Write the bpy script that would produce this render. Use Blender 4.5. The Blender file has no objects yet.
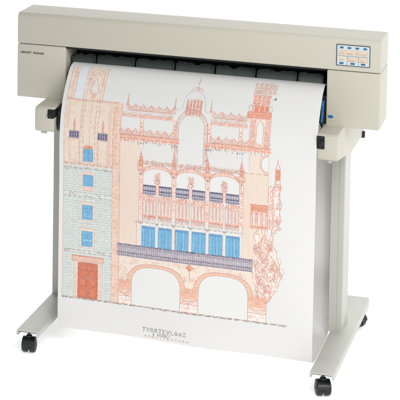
import bpy, bmesh, math, random
from mathutils import Vector, Matrix
random.seed(7)
C = bpy.context.scene.collection
R = math.radians

# ------------------------------------------------------------------ materials
def lin(r, g, b):
    f = lambda c: (c/255/12.92) if c <= 10 else ((c/255+.055)/1.055)**2.4
    return (f(r), f(g), f(b), 1)

def mat(name, col, rough=.5, noise=.03, nscale=60, bump=.0, bscale=900, spec=.4, metal=0, big=.0):
    m = bpy.data.materials.new(name); m.use_nodes = True
    nt = m.node_tree; N = nt.nodes; L = nt.links
    b = N['Principled BSDF']
    b.inputs['Roughness'].default_value = rough
    b.inputs['Metallic'].default_value = metal
    b.inputs['Specular IOR Level'].default_value = spec
    tc = N.new('ShaderNodeTexCoord')
    nz = N.new('ShaderNodeTexNoise'); nz.inputs['Scale'].default_value = nscale; nz.inputs['Detail'].default_value = 6
    L.new(tc.outputs['Object'], nz.inputs['Vector'])
    mr = N.new('ShaderNodeMapRange'); mr.inputs['To Min'].default_value = 1-noise; mr.inputs['To Max'].default_value = 1+noise
    L.new(nz.outputs['Fac'], mr.inputs['Value'])
    last = mr.outputs['Result']
    if big:
        n2 = N.new('ShaderNodeTexNoise'); n2.inputs['Scale'].default_value = 2.3; n2.inputs['Detail'].default_value = 4
        L.new(tc.outputs['Object'], n2.inputs['Vector'])
        m2 = N.new('ShaderNodeMapRange'); m2.inputs['To Min'].default_value = 1-big; m2.inputs['To Max'].default_value = 1+big
        L.new(n2.outputs['Fac'], m2.inputs['Value'])
        mm = N.new('ShaderNodeMath'); mm.operation = 'MULTIPLY'
        L.new(last, mm.inputs[0]); L.new(m2.outputs['Result'], mm.inputs[1]); last = mm.outputs[0]
    vm = N.new('ShaderNodeVectorMath'); vm.operation = 'SCALE'; vm.inputs[0].default_value = col[:3]
    L.new(last, vm.inputs['Scale']); L.new(vm.outputs[0], b.inputs['Base Color'])
    if bump:
        n3 = N.new('ShaderNodeTexNoise'); n3.inputs['Scale'].default_value = bscale; n3.inputs['Detail'].default_value = 3
        L.new(tc.outputs['Object'], n3.inputs['Vector'])
        bp = N.new('ShaderNodeBump'); bp.inputs['Strength'].default_value = bump; bp.inputs['Distance'].default_value = .001
        L.new(n3.outputs['Fac'], bp.inputs['Height']); L.new(bp.outputs[0], b.inputs['Normal'])
        mr2 = N.new('ShaderNodeMapRange'); mr2.inputs['To Min'].default_value = rough-.07; mr2.inputs['To Max'].default_value = rough+.07
        L.new(nz.outputs['Fac'], mr2.inputs['Value']); L.new(mr2.outputs['Result'], b.inputs['Roughness'])
    return m

BEIGE = (.562, .536, .452)
M = {}
M['shell'] = mat('warm grey moulded plastic', BEIGE, .52, .035, 260, .35, 1100, .35, big=.025)
M['metal'] = mat('grey painted metal', (.520, .522, .470), .45, .035, 260, .15, 700, .4, big=.03)
M['dark'] = mat('black recess plastic', (.008, .009, .009), .6, .1, 20)
M['guard'] = mat('dark green grey guard', (.046, .060, .055), .42, .15, 25, .2, 500)
M['rubber'] = mat('black rubber', (.012, .012, .013), .42, .2, 60, .2, 500)
M['wheelm'] = mat('black nylon', (.018, .018, .019), .3, .1, 60)
M['steel'] = mat('satin steel', (.55, .55, .54), .3, .05, 60, metal=1)
M['blue'] = mat('blue plastic', lin(28, 104, 160), .35, .05, 60)
M['paleblue'] = mat('pale panel film', lin(204, 212, 214), .35, .03, 60)
M['keyblue'] = mat('blue key', lin(52, 108, 148), .35, .04, 60)
M['tanfilm'] = mat('tan panel print', lin(222, 208, 186), .4, .04, 60)
M['orange'] = mat('orange panel print', lin(206, 150, 118), .5, .03, 60)
M['greyline'] = mat('grey panel print', lin(112, 116, 122), .5, .03, 60)
M['frame'] = mat('slate panel frame', lin(70, 78, 92), .4, .05, 60)
M['lettering'] = mat('black badge print', (.025, .022, .025), .5, .05, 60)
M['lettering2'] = mat('maroon badge print', (.10, .022, .025), .5, .05, 60)
M['badge'] = mat('pale badge plate', lin(192, 184, 172), .4, .03, 60)
M['paper'] = mat('matte plotter paper', (.785, .778, .760), .75, .012, 9, .25, 260, .15, big=.012)

def ink_material():
    m = bpy.data.materials.new('printed ink'); m.use_nodes = True
    nt = m.node_tree; N = nt.nodes; L = nt.links
    b = N['Principled BSDF']; b.inputs['Roughness'].default_value = .75
    b.inputs['Specular IOR Level'].default_value = .12
    at = N.new('ShaderNodeVertexColor'); at.layer_name = 'ink'
    tc = N.new('ShaderNodeTexCoord')
    nz = N.new('ShaderNodeTexNoise'); nz.inputs['Scale'].default_value = 140; nz.inputs['Detail'].default_value = 5
    nz.inputs['Roughness'].default_value = .75
    L.new(tc.outputs['Object'], nz.inputs['Vector'])
    mr = N.new('ShaderNodeMapRange'); mr.inputs['From Min'].default_value = .3; mr.inputs['From Max'].default_value = .7
    mr.inputs['To Min'].default_value = .0; mr.inputs['To Max'].default_value = .24
    L.new(nz.outputs['Fac'], mr.inputs['Value'])
    mx = N.new('ShaderNodeMixRGB'); mx.inputs['Color2'].default_value = (.745, .738, .722, 1)
    L.new(mr.outputs['Result'], mx.inputs['Fac']); L.new(at.outputs['Color'], mx.inputs['Color1'])
    L.new(mx.outputs[0], b.inputs['Base Color'])
    return m
M['ink'] = ink_material()
def translucent(m, amt):
    nt = m.node_tree; N = nt.nodes; L = nt.links; b = N['Principled BSDF']; o = N['Material Output']
    t = N.new('ShaderNodeBsdfTranslucent'); t.inputs['Color'].default_value = (.86, .85, .80, 1)
    x = N.new('ShaderNodeMixShader'); x.inputs[0].default_value = amt
    L.new(b.outputs[0], x.inputs[1]); L.new(t.outputs[0], x.inputs[2]); L.new(x.outputs[0], o.inputs['Surface'])
translucent(M['paper'], .09)

def white_sweep(name, emit):
    m = bpy.data.materials.new(name); m.use_nodes = True
    nt = m.node_tree; N = nt.nodes; L = nt.links
    b = N['Principled BSDF']; b.inputs['Base Color'].default_value = (.9, .9, .9, 1); b.inputs['Roughness'].default_value = .9
    b.inputs['Specular IOR Level'].default_value = 0
    tc = N.new('ShaderNodeTexCoord'); nz = N.new('ShaderNodeTexNoise'); nz.inputs['Scale'].default_value = 3
    L.new(tc.outputs['Object'], nz.inputs['Vector'])
    mr = N.new('ShaderNodeMapRange'); mr.inputs['To Min'].default_value = .88; mr.inputs['To Max'].default_value = .92
    L.new(nz.outputs['Fac'], mr.inputs['Value']); L.new(mr.outputs['Result'], b.inputs['Base Color'])
    b.inputs['Emission Color'].default_value = (1, 1, 1, 1); b.inputs['Emission Strength'].default_value = emit  # added glow keeps floor and backdrop pure white; the sweep is no lamp
    return m
M['floor'] = white_sweep('white glowing studio floor', .46)
M['sweep'] = white_sweep('white glowing studio backdrop', 1.0)

# ------------------------------------------------------------------ helpers
def obj(name, bm, m, parent=None, smooth=False, mats=None):
    me = bpy.data.meshes.new(name); bm.normal_update(); bm.to_mesh(me); bm.free()
    o = bpy.data.objects.new(name, me); C.objects.link(o)
    for x in (mats or [m]): me.materials.append(x)
    if smooth:
        for p in me.polygons: p.use_smooth = True
    if parent: o.parent = parent
    return o

def smooth_angle(bm, ang=35):
    for f in bm.faces: f.smooth = True
    for e in bm.edges:
        if len(e.link_faces) == 2 and e.calc_face_angle(0) > R(ang): e.smooth = False

def bevel(bm, w, seg=3, ang=30):
    bmesh.ops.remove_doubles(bm, verts=bm.verts, dist=1e-6)
    es = [e for e in bm.edges if len(e.link_faces) == 2 and e.calc_face_angle(0) > R(ang)]
    if w: bmesh.ops.bevel(bm, geom=es, offset=w, segments=seg, affect='EDGES', profile=.5, clamp_overlap=True)

def add_box(bm, x0, x1, y0, y1, z0, z1, bw=0, seg=3):
    t = bmesh.new()
    vs = [t.verts.new((x, y, z)) for x in (x0, x1) for y in (y0, y1) for z in (z0, z1)]
    for f in ((0,1,3,2), (4,6,7,5), (0,4,5,1), (2,3,7,6), (0,2,6,4), (1,5,7,3)):
        t.faces.new([vs[i] for i in f])
    bmesh.ops.recalc_face_normals(t, faces=t.faces)
    if bw: bevel(t, bw, seg)
    merge(bm, t)

def merge(bm, t):
    me = bpy.data.meshes.new('scratch'); t.to_mesh(me); t.free(); bm.from_mesh(me); bpy.data.meshes.remove(me)

def box(x0, x1, y0, y1, z0, z1, bw=0, seg=3):
    bm = bmesh.new(); add_box(bm, x0, x1, y0, y1, z0, z1, bw, seg); return bm

def add_prism(bm, pts, a0, a1, axis='X', bw=0, seg=3):
    """pts: polygon in the two other axes; extruded along axis."""
    t = bmesh.new()
    def P(a, p):
        return {'X': (a, p[0], p[1]), 'Y': (p[0], a, p[1]), 'Z': (p[0], p[1], a)}[axis]
    A = [t.verts.new(P(a0, p)) for p in pts]; B = [t.verts.new(P(a1, p)) for p in pts]
    t.faces.new(A); t.faces.new(B[::-1])
    n = len(pts)
    for i in range(n): t.faces.new((A[i], B[i], B[(i+1) % n], A[(i+1) % n]))
    bmesh.ops.recalc_face_normals(t, faces=t.faces)
    if bw: bevel(t, bw, seg, 20)
    merge(bm, t)

def prism(pts, a0, a1, axis='X', bw=0, seg=3):
    bm = bmesh.new(); add_prism(bm, pts, a0, a1, axis, bw, seg); return bm

def add_cyl(bm, c, r, h, axis='X', n=40, bw=0, r2=None):
    t = bmesh.new()
    bmesh.ops.create_cone(t, cap_ends=True, segments=n, radius1=r, radius2=r if r2 is None else r2, depth=h)
    if bw: bevel(t, bw, 2, 50)
    rot = {'X': Matrix.Rotation(R(90), 4, 'Y'), 'Y': Matrix.Rotation(R(90), 4, 'X'), 'Z': Matrix.Identity(4)}[axis]
    bmesh.ops.transform(t, matrix=Matrix.Translation(c) @ rot, verts=t.verts)
    smooth_angle(t)
    merge(bm, t)

def empty(name, loc, label=None, cat=None):
    o = bpy.data.objects.new(name, None); C.objects.link(o); o.location = loc
    if label: o['label'] = label
    if cat: o['category'] = cat
    return o

# ------------------------------------------------------------------ setting: white studio sweep
bm = bmesh.new()
vs = [bm.verts.new(p) for p in ((-9, -1.5, 0), (9, -1.5, 0), (9, 1.5, 0), (-9, 1.5, 0))]; bm.faces.new(vs)
o = obj('floor', bm, M['floor']); o['kind'] = 'structure'
bm = bmesh.new()
prof_s = [(1.5, 0)] + [(1.5+2*math.sin(a), 2-2*math.cos(a)) for a in [R(5*i) for i in range(1, 19)]] + [(3.5, 7)]
row = [(bm.verts.new((-9, y, z)), bm.verts.new((9, y, z))) for y, z in prof_s]
for a, b in zip(row, row[1:]): bm.faces.new((a[0], a[1], b[1], b[0]))
o = obj('backdrop', bm, M['sweep'], smooth=True); o['kind'] = 'structure'

# ------------------------------------------------------------------ the plotter
plot = empty('large_format_plotter', (0, .14, 0),
             'warm grey large format inkjet plotter on a stand with black casters', 'plotter')
def part(name, bm, m, parent=plot, smooth=False, mats=None):
    o = obj(name, bm, m, None, smooth, mats)
    o.parent = parent; o.matrix_parent_inverse = Matrix.Translation(-Vector(root_loc(parent)))
    return o
def root_loc(p):
    while p.parent: p = p.parent
    return p.location
def child(name, bm, m, parent, smooth=False):
    o = obj(name, bm, m, None, smooth)
    o.parent = parent            # parents inside the plotter already sit at the world origin
    return o

W = .6265; D = .176
# top cover: a long shallow box, slightly crowned, with its seam line below
bm = bmesh.new()
add_prism(bm, [(0, 1.0225), (-.0005, 1.060), (.0, 1.118), (.009, 1.1315), (.160, 1.1315), (D, 1.122), (D, 1.0225)], -W, W, 'X', .0045, 3)
smooth_angle(bm)
cover = part('top_cover', bm, M['shell'])
# cabinets at both ends
bm = box(-W, -.449, 0, D, .833, 1.0205, .004); smooth_angle(bm); cabL = part('end_cabinet', bm, M['shell'])
bm = box(.453, W, 0, D, .833, 1.0205, .004); smooth_angle(bm); cabR = part('end_cabinet', bm, M['shell'])
# dark paper path between them
bm = bmesh.new()
add_box(bm, -.4485, .4525, .125, D-.002, .835, 1.0215)      # rear wall
add_box(bm, -.4485, .4525, .012, .124, .835, .930, .004)    # bed below the platen
add_box(bm, -.4485, .4525, .004, .1245, 1.0165, 1.0220)
part('paper_path', bm, M['dark'])
# platen roller
bm = bmesh.new(); add_cyl(bm, (.002, .045, .938), .021, .88, 'X', 36); part('platen_roller', bm, M['rubber'])
# guard plates above the paper: seven segments with scalloped tops
bnds = [-.443, -.353, -.213, -.073, .067, .207, .347, .436]
for i, (a, b) in enumerate(zip(bnds, bnds[1:])):
    a += .0022; b -= .0022; w = b-a; z0 = .9645; h = .027
    top = []
    n = 26
    for k in range(n+1):
        t = k/n
        e = min(t, 1-t)*w
        z = h*(1-max(0, 1-e/(.030 if i == 0 and t < .5 else .010))**2*(.6 if i == 0 and t < .5 else .22))
        q = .34+.05*math.sin(i*2.7)
        if q < t < q+.26: z -= (.005+.003*math.sin(i*5.1))*math.sin((t-q)/.26*math.pi)
        z += .0012*math.sin(t*19+i*2)
        top.append((a+t*w, z0+z))
    pts = [(a, z0)] + top + [(b, z0)]
    t_ = bmesh.new()
    F = [t_.verts.new((x, .052+(z-z0)*.35, z)) for x, z in top]; B_ = [t_.verts.new((x, .058+(z-z0)*.35+.004, z)) for x, z in top]
    F0 = [t_.verts.new((x, .046, z0-.006)) for x, z in top]
    for k in range(n):
        t_.faces.new((F0[k], F0[k+1], F[k+1], F[k])); t_.faces.new((F[k], F[k+1], B_[k+1], B_[k]))
    # end rib
    bmesh.ops.recalc_face_normals(t_, faces=t_.faces)
    add_box(t_, b-.004, b-.0005, .044, .060, z0-.004, z0+.024, .0008)
    add_box(t_, a+.002, a+.0045, .045, .060, z0-.004, z0+.018, .0008)
    smooth_angle(t_)
    g = part('guard_plate', t_, M['guard'])
    if i in (1, 3, 4, 5, 6):
        bm = bmesh.new(); add_cyl(bm, (a+w*.24, .061, .990), .0042, .012, 'X', 20, .0006)
        child('pinch_wheel', bm, M['guard'], g)
# release lever, blue, in the gap at the right of the sheet
bm = bmesh.new()
lv = [(-.006, .918, .0045), (-.012, .900, .006), (-.014, .884, .0055), (-.020, .866, .0048), (-.030, .852, .0035)]
for (y0, z0, r0), (y1, z1, r1) in zip(lv, lv[1:]):
    add_prism(bm, [(y0-r0, z0), (y0+r0, z0), (y1+r1, z1), (y1-r1, z1)], .4405, .4475, 'X', .0008, 2)
part('release_lever', bm, M['blue'])
bm = box(.4395, .4485, -.034, -.012, .838, .851, .002); part('lever_bracket', bm, M['dark'])

# ---- control panel on the cover
cp0, cp1, cz0, cz1 = .4825, .5925, 1.0395, 1.1105
bm = box(cp0, cp1, -.0030, .001, cz0, cz1, .0012, 2); panel = part('control_panel', bm, M['frame'])
bm = box(cp0+.0030, cp1-.0026, -.0036, -.0028, cz0+.0028, cz1-.0026); child('panel_film', bm, M['paleblue'], panel)
fw_, fh_ = cp1-cp0, cz1-cz0
def pu(u): return cp0+fw_*u
def pv(v): return cz1-fh_*v
def key(u, v, w=.105, h=.085):
    bm = box(pu(u)-fw_*w/2, pu(u)+fw_*w/2, -.0048, -.0034, pv(v)-fh_*h/2, pv(v)+fh_*h/2, .0005, 2)
    child('key', bm, M['keyblue'], panel)
for u in (.16, .385, .615, .85): key(u, .14)
for u in (.16, .49, .80): key(u, .87, .125)
bm = bmesh.new()
def prect(bm, u0, v0, u1, v1, w=.0009, y=-.0040):
    for a, b, c, d in ((u0, v0, u1, v0), (u0, v1, u1, v1)):
        add_box(bm, pu(a), pu(c), y, -.0033, pv(b)-w/2, pv(b)+w/2)
    for a, b, c, d in ((u0, v0, u0, v1), (u1, v0, u1, v1)):
        add_box(bm, pu(a)-w/2, pu(a)+w/2, y-.0001, -.0033, pv(d), pv(b))
for a, b in ((.08, .26), (.30, .50), (.56, .70), (.74, .92)): prect(bm, a, .27, b, .46)
for a, b in ((.36, .60), (.66, .92)): prect(bm, a, .60, b, .77)
child('panel_outline', bm, M['orange'], panel)
bm = bmesh.new()
for a, b, c_, d_ in ((.07, .25, .52, .48), (.54, .25, .94, .48), (.35, .58, .62, .79), (.66, .58, .94, .79), (.06, .58, .29, .74)):
    add_box(bm, pu(a), pu(c_), -.00385, -.0033, pv(d_), pv(b))
child('panel_field', bm, M['tanfilm'], panel)
bm = bmesh.new()
add_box(bm, pu(.05), pu(.96), -.0041, -.0033, pv(.53)-.0005, pv(.53)+.0005)
for u in (.33, .655): add_box(bm, pu(u)-.0005, pu(u)+.0005, -.0042, -.0033, pv(.95), pv(.53))
for u, v, n in ((.10, .33, 4), (.32, .36, 5), (.58, .33, 3), (.76, .37, 4), (.08, .66, 5), (.38, .67, 5), (.69, .67, 5)):
    for k in range(n):
        add_box(bm, pu(u+.033*k), pu(u+.033*k+.020), -.00415, -.0033, pv(v+.04), pv(v+.04)+.0010*(1+(k % 2)))
        add_box(bm, pu(u+.033*k), pu(u+.033*k+.024), -.00415, -.0033, pv(v+.09), pv(v+.09)+.0008)
child('panel_legend', bm, M['greyline'], panel)

# ---- lettering
def text_bm(s, height, width=None, bold=0):
    cu = bpy.data.curves.new('lettering', 'FONT'); cu.body = s; cu.size = 1; cu.resolution_u = 4; cu.offset = bold
    ob = bpy.data.objects.new('lettering', cu); C.objects.link(ob)
    bpy.context.view_layer.update()
    me = bpy.data.meshes.new_from_object(ob.evaluated_get(bpy.context.evaluated_depsgraph_get()))
    bpy.data.objects.remove(ob); bpy.data.curves.remove(cu)
    bm = bmesh.new(); bm.from_mesh(me); bpy.data.meshes.remove(me)
    xs = [v.co.x for v in bm.verts]; ys = [v.co.y for v in bm.verts]
    x0, x1, y0, y1 = min(xs), max(xs), min(ys), max(ys)
    sy = height/(y1-y0); sx = sy if width is None else width/(x1-x0)
    for v in bm.verts: v.co = Vector(((v.co.x-x0)*sx, (v.co.y-y0)*sy, 0))
    return bm
def front_text(s, x, z, height, width, y=-.0006, bold=.012, m=None, parent=None, name='brand_lettering'):
    bm = text_bm(s, height, width, bold)
    for v in bm.verts: v.co = Vector((x+v.co.x, y, z+v.co.y))
    return child(name, bm, m or M['lettering'], parent)
front_text('HEWLETT', -.6135, .9885, .0072, .0400, parent=cabL, bold=.03)
front_text('PACKARD', -.5680, .9885, .0072, .0400, parent=cabL, m=M['lettering2'], bold=.03)
bm = box(.4570, .4800, -.0010, .001, .8535, .8790, .0006, 2); bdg = child('badge', bm, M['badge'], cabR)
bm = bmesh.new(); add_cyl(bm, (0, 0, 0), .5, 1, 'Y', 40)
for v in bm.verts: v.co = Vector((.4680+v.co.x*.0190, -.0016+v.co.y*.0012, .8660+v.co.z*.0100))
child('badge_emblem', bm, M['blue'], bdg)

# ---- roll holder arms under the cabinets
def arm(x0, x1, hub_x0, hub_x1, s):
    side = [(-.112, .748), (-.118, .756), (-.118, .826), (-.108, .834), (.02, .836), (.10, .826), (.45, .745), (.475, .722), (.42, .700), (.190, .703)]
    bm = prism(side, x0, x1, 'X', .004, 3)
    smooth_angle(bm)
    a = part('roll_holder_arm', bm, M['shell'])
    bm = box(hub_x0, hub_x1, -.1215, -.060, .786 if s > 0 else .797, .828, .002, 2)
    sl = child('arm_slot', bm, M['dark'], a)
    bm = bmesh.new()
    hx = (hub_x0+hub_x1)/2
    add_cyl(bm, (hx+.002*s, -.1235, .806 if s > 0 else .811), .0085, .006, 'Y', 28, .001)
    add_cyl(bm, (hx+.002*s, -.1275, .806 if s > 0 else .811), .0040, .004, 'Y', 20, .0006)
    child('hub', bm, M['wheelm'], sl)
    bm = bmesh.new(); add_cyl(bm, ((x0+x1)/2+.006*s, -.100, .744), .0065, .020 if s < 0 else .012, 'X', 24, .001)
    child('latch', bm, M['metal'], a)
    return a
armL = arm(-.5205, -.4520, -.4735, -.4515, -1)
armR = arm(.4450, .5125, .4445, .4700, 1)
for hx, y in ((.508, .425), (-.516, .425)):
    bm = bmesh.new(); add_cyl(bm, (hx+.004 if hx > 0 else hx-.004, y, .706), .0125, .018, 'X', 28, .0015)
    child('knob', bm, M['rubber'], armR if hx > 0 else armL)
# dark spindle flange seen beside the sheet at the left
bm = bmesh.new(); add_cyl(bm, (-.4440, -.045, .785), .050, .012, 'X', 48, .002); part('spindle_flange', bm, M['rubber'])
bm = bmesh.new(); add_cyl(bm, (.4400, .02, .790), .040, .006, 'X', 48, .001); part('spindle_flange', bm, M['rubber'])
bm = bmesh.new(); add_cyl(bm, (0, .02, .780), .020, .875, 'X', 32); part('roll_spindle', bm, M['rubber'])

# ---- stand
def column(x0, x1, s):
    xm = x0+(x1-x0)*.62
    pts = [(x0, .143), (x0+.002, .140), 
           (x0+(x1-x0)*.60, .140), (x0+(x1-x0)*.62, .1385), (x1-.003, .1385), (x1, .1415), (x1, .257), (x1-.003, .260), (x0+.003, .260), (x0, .257)]
    bm = prism(pts, .088, .830, 'Z'); smooth_angle(bm, 25)
    return part('column', bm, M['metal'])
column(-.5350, -.4860, -1)
column(.4520, .5000, 1)
bm = box(-.4858, .4518, .228, .252, .20, .29, .003); part('cross_brace', bm, M['metal'])

def foot(x0, x1):
    # inverted channel: rounded top sheet and two side walls, deeper towards the back
    y0, y1 = -.242, .517
    bm = bmesh.new()
    zt = .0890
    secs = [(y0, zt-.0185), (y0+.30, zt-.023), (y1-.02, zt-.032), (y1, zt-.032)]
    t = .0055; r = .004
    rings = []
    for y, zb in secs:
        o_ = [(x0, zb), (x0, zt-r), (x0+r*.3, zt-r*.3), (x0+r, zt), (x1-r, zt), (x1-r*.3, zt-r*.3), (x1, zt-r), (x1, zb),
              (x1-t, zb), (x1-t, zt-t-.001), (x1-t-.003, zt-t+.0008), (x0+t+.003, zt-t+.0008), (x0+t, zt-t-.001), (x0+t, zb)]
        rings.append([bm.verts.new((x, y, z)) for x, z in o_])
    n = len(rings[0])
    for a, b in zip(rings, rings[1:]):
        for i in range(n): bm.faces.new((a[i], a[(i+1) % n], b[(i+1) % n], b[i]))
    def cap(rg, flip):
        for q in ((0, 1, 2, 3, 11, 12, 13), (3, 4, 10, 11), (4, 5, 6, 7, 8, 9, 10)):
            f = [rg[i] for i in q]; bm.faces.new(f if flip else f[::-1])
    cap(rings[0], False); cap(rings[-1], True)
    add_box(bm, x0+t, x1-t, y1-.005, y1-.001, zt-.031, zt-t)
    bmesh.ops.recalc_face_normals(bm, faces=bm.faces)
    smooth_angle(bm, 40)
    f = part('foot', bm, M['metal'])
    bm = box(x0+.007, x1-.007, y0+.010, y1-.008, zt-.0105, zt-.0062)
    child('foot_recess_shade', bm, M['guard'], f)  # dark sheet inside the channel, standing in for the shade of its recess
    return f
footL = foot(-.5370, -.4590); footR = foot(.4590, .5370)

def caster(cx, cy, rz):
    top = .0800
    bm = bmesh.new()
    add_cyl(bm, (0, 0, .065), .0055, .030, 'Z', 20)
    # rounded hood over the twin wheels
    hood = [(-.010, .012)] + [(.0275*math.cos(R(a)), .0255+.0275*math.sin(R(a))) for a in range(196, 8, -12)] + [(.012, .022)]
    add_prism(bm, hood, -.0030, .0030, 'X', .0008, 2)
    hood2 = [(.0285*math.cos(R(a)), .0255+.0285*math.sin(R(a))) for a in range(176, 20, -12)] + [(.0262*math.cos(R(a)), .0255+.0262*math.sin(R(a))) for a in range(20, 177, 12)]
    add_prism(bm, hood2, -.0215, .0215, 'X', .0015, 2)
    add_cyl(bm, (0, 0, .0560), .0105, .008, 'Z', 24, .0015)
    cs = obj('caster', bm, M['wheelm'])
    for s in (-1, 1):
        bm = bmesh.new(); n = 44; rg = []
        for x, r in ((.0032, .0225), (.0045, .0250), (.0085, .0255), (.0160, .0252), (.0205, .0238), (.0235, .0205), (.0248, .0150), (.0242, .0140), (.0240, .0070), (.0250, .0062), (.0250, .0008)):
            rg.append([bm.verts.new((s*x, r*math.cos(2*math.pi*i/n), .0255+r*math.sin(2*math.pi*i/n))) for i in range(n)])
        for a, b in zip(rg, rg[1:]):
            for i in range(n): bm.faces.new((a[i], a[(i+1) % n], b[(i+1) % n], b[i]))
        bm.faces.new(rg[0]); bm.faces.new(rg[-1]); bmesh.ops.recalc_face_normals(bm, faces=bm.faces); smooth_angle(bm, 30)
        w = obj('wheel', bm, M['rubber']); w.parent = cs
    cs.location = (cx-plot.location.x, cy-plot.location.y, 0); cs.rotation_euler.z = rz; cs.parent = plot
    return cs
caster(-.5050, -.200, R(8)); caster(.4960, -.200, R(22))
caster(.5070, .452, R(60)); caster(-.4980, .452, R(-30))

# ------------------------------------------------------------------ the printed sheet
sheet = empty('printed_sheet', (.009, -.075, 0),
              'wide white sheet printed with a coloured building facade, hanging from the plotter', 'paper print')
XL, XR = -.428, .446
# profile of the sheet (y, z), from inside the machine forward, down and back up
key_pts = [(.075, .945), (.06, .957), (.03, .9655), (.005, .9625), (-.03, .943), (-.056, .915), (-.085, .878), (-.105, .840), (-.119, .800), (-.125, .760),
           (-.1252, .6), (-.125, .4), (-.125, .25), (-.125, .110), (-.1235, .088), (-.117, .073), (-.102, .064), (-.075, .060), (.00, .057), (.06, .056), (.13, .056), (.18, .059), (.198, .070), (.205, .095), (.206, .20), (.206, .40), (.206, .60), (.206, .80)]
def catmull(P, step):
    out = []
    for i in range(len(P)-1):
        p0 = P[max(0, i-1)]; p1 = P[i]; p2 = P[i+1]; p3 = P[min(len(P)-1, i+2)]
        d = math.dist(p1, p2); n = max(1, int(d/step))
        # centripetal-like tangents scaled by chord
        def tan(a, b, c):
            da = math.dist(a, b) or 1e-6; db = math.dist(b, c) or 1e-6
            return [((b[k]-a[k])/da*db + (c[k]-b[k])/db*da)/(da+db) for k in (0, 1)]
        t1 = tan(p0, p1, p2) if i > 0 else [(p2[k]-p1[k])/d for k in (0, 1)]
        t2 = tan(p1, p2, p3) if i < len(P)-2 else [(p2[k]-p1[k])/d for k in (0, 1)]
        for j in range(n):
            t = j/n; h = (2*t**3-3*t*t+1, t**3-2*t*t+t, -2*t**3+3*t*t, t**3-t*t)
            out.append(tuple(h[0]*p1[k]+h[1]*d*t1[k]+h[2]*p2[k]+h[3]*d*t2[k] for k in (0, 1)))
    out.append(P[-1]); return out
PR = catmull(key_pts, .005)
# arc coordinate V: equals height on the hanging part, grows over the bend
i0 = min(range(len(PR)), key=lambda i: abs(PR[i][1]-.76)+abs(PR[i][0]+.125))
VV = [0]*len(PR); VV[i0] = PR[i0][1]
for i in range(i0-1, -1, -1): VV[i] = VV[i+1]+math.dist(PR[i], PR[i+1])
for i in range(i0+1, len(PR)): VV[i] = VV[i-1]-math.dist(PR[i], PR[i-1])
def ripple(x, v):
    # gentle waviness of a hanging sheet
    k = max(0, min(1, (.93-v)/.4))
    return k*(.0018*math.sin(x*7.1+1.0)+.0014*math.sin(x*15+v*5+.6))
def S(x, v, off=0):
    # locate v (VV is decreasing with index)
    lo, hi = 0, len(VV)-1
    while hi-lo > 1:
        m_ = (lo+hi)//2
        if VV[m_] >= v: lo = m_
        else: hi = m_
    a, b = PR[lo], PR[hi]; t = (VV[lo]-v)/(VV[lo]-VV[hi]); t = max(0, min(1, t))
    y = a[0]+(b[0]-a[0])*t; z = a[1]+(b[1]-a[1])*t
    dy, dz = b[0]-a[0], b[1]-a[1]; L = math.hypot(dy, dz)
    ny, nz = dz/L, -dy/L        # outward (towards the viewer)
    off += ripple(x, v)
    return Vector((x, y+ny*off, z+nz*off))
nx = 90
bm = bmesh.new()
rows = []
for i, v in enumerate(VV):
    rows.append([bm.verts.new(S(XL+(XR-XL)*k/nx, v)-Vector(sheet.location)) for k in range(nx+1)])
for a, b in zip(rows, rows[1:]):
    for k in range(nx): bm.faces.new((a[k], b[k], b[k+1], a[k+1]))
paper = obj('paper', bm, M['paper'], sheet, True)

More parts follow.
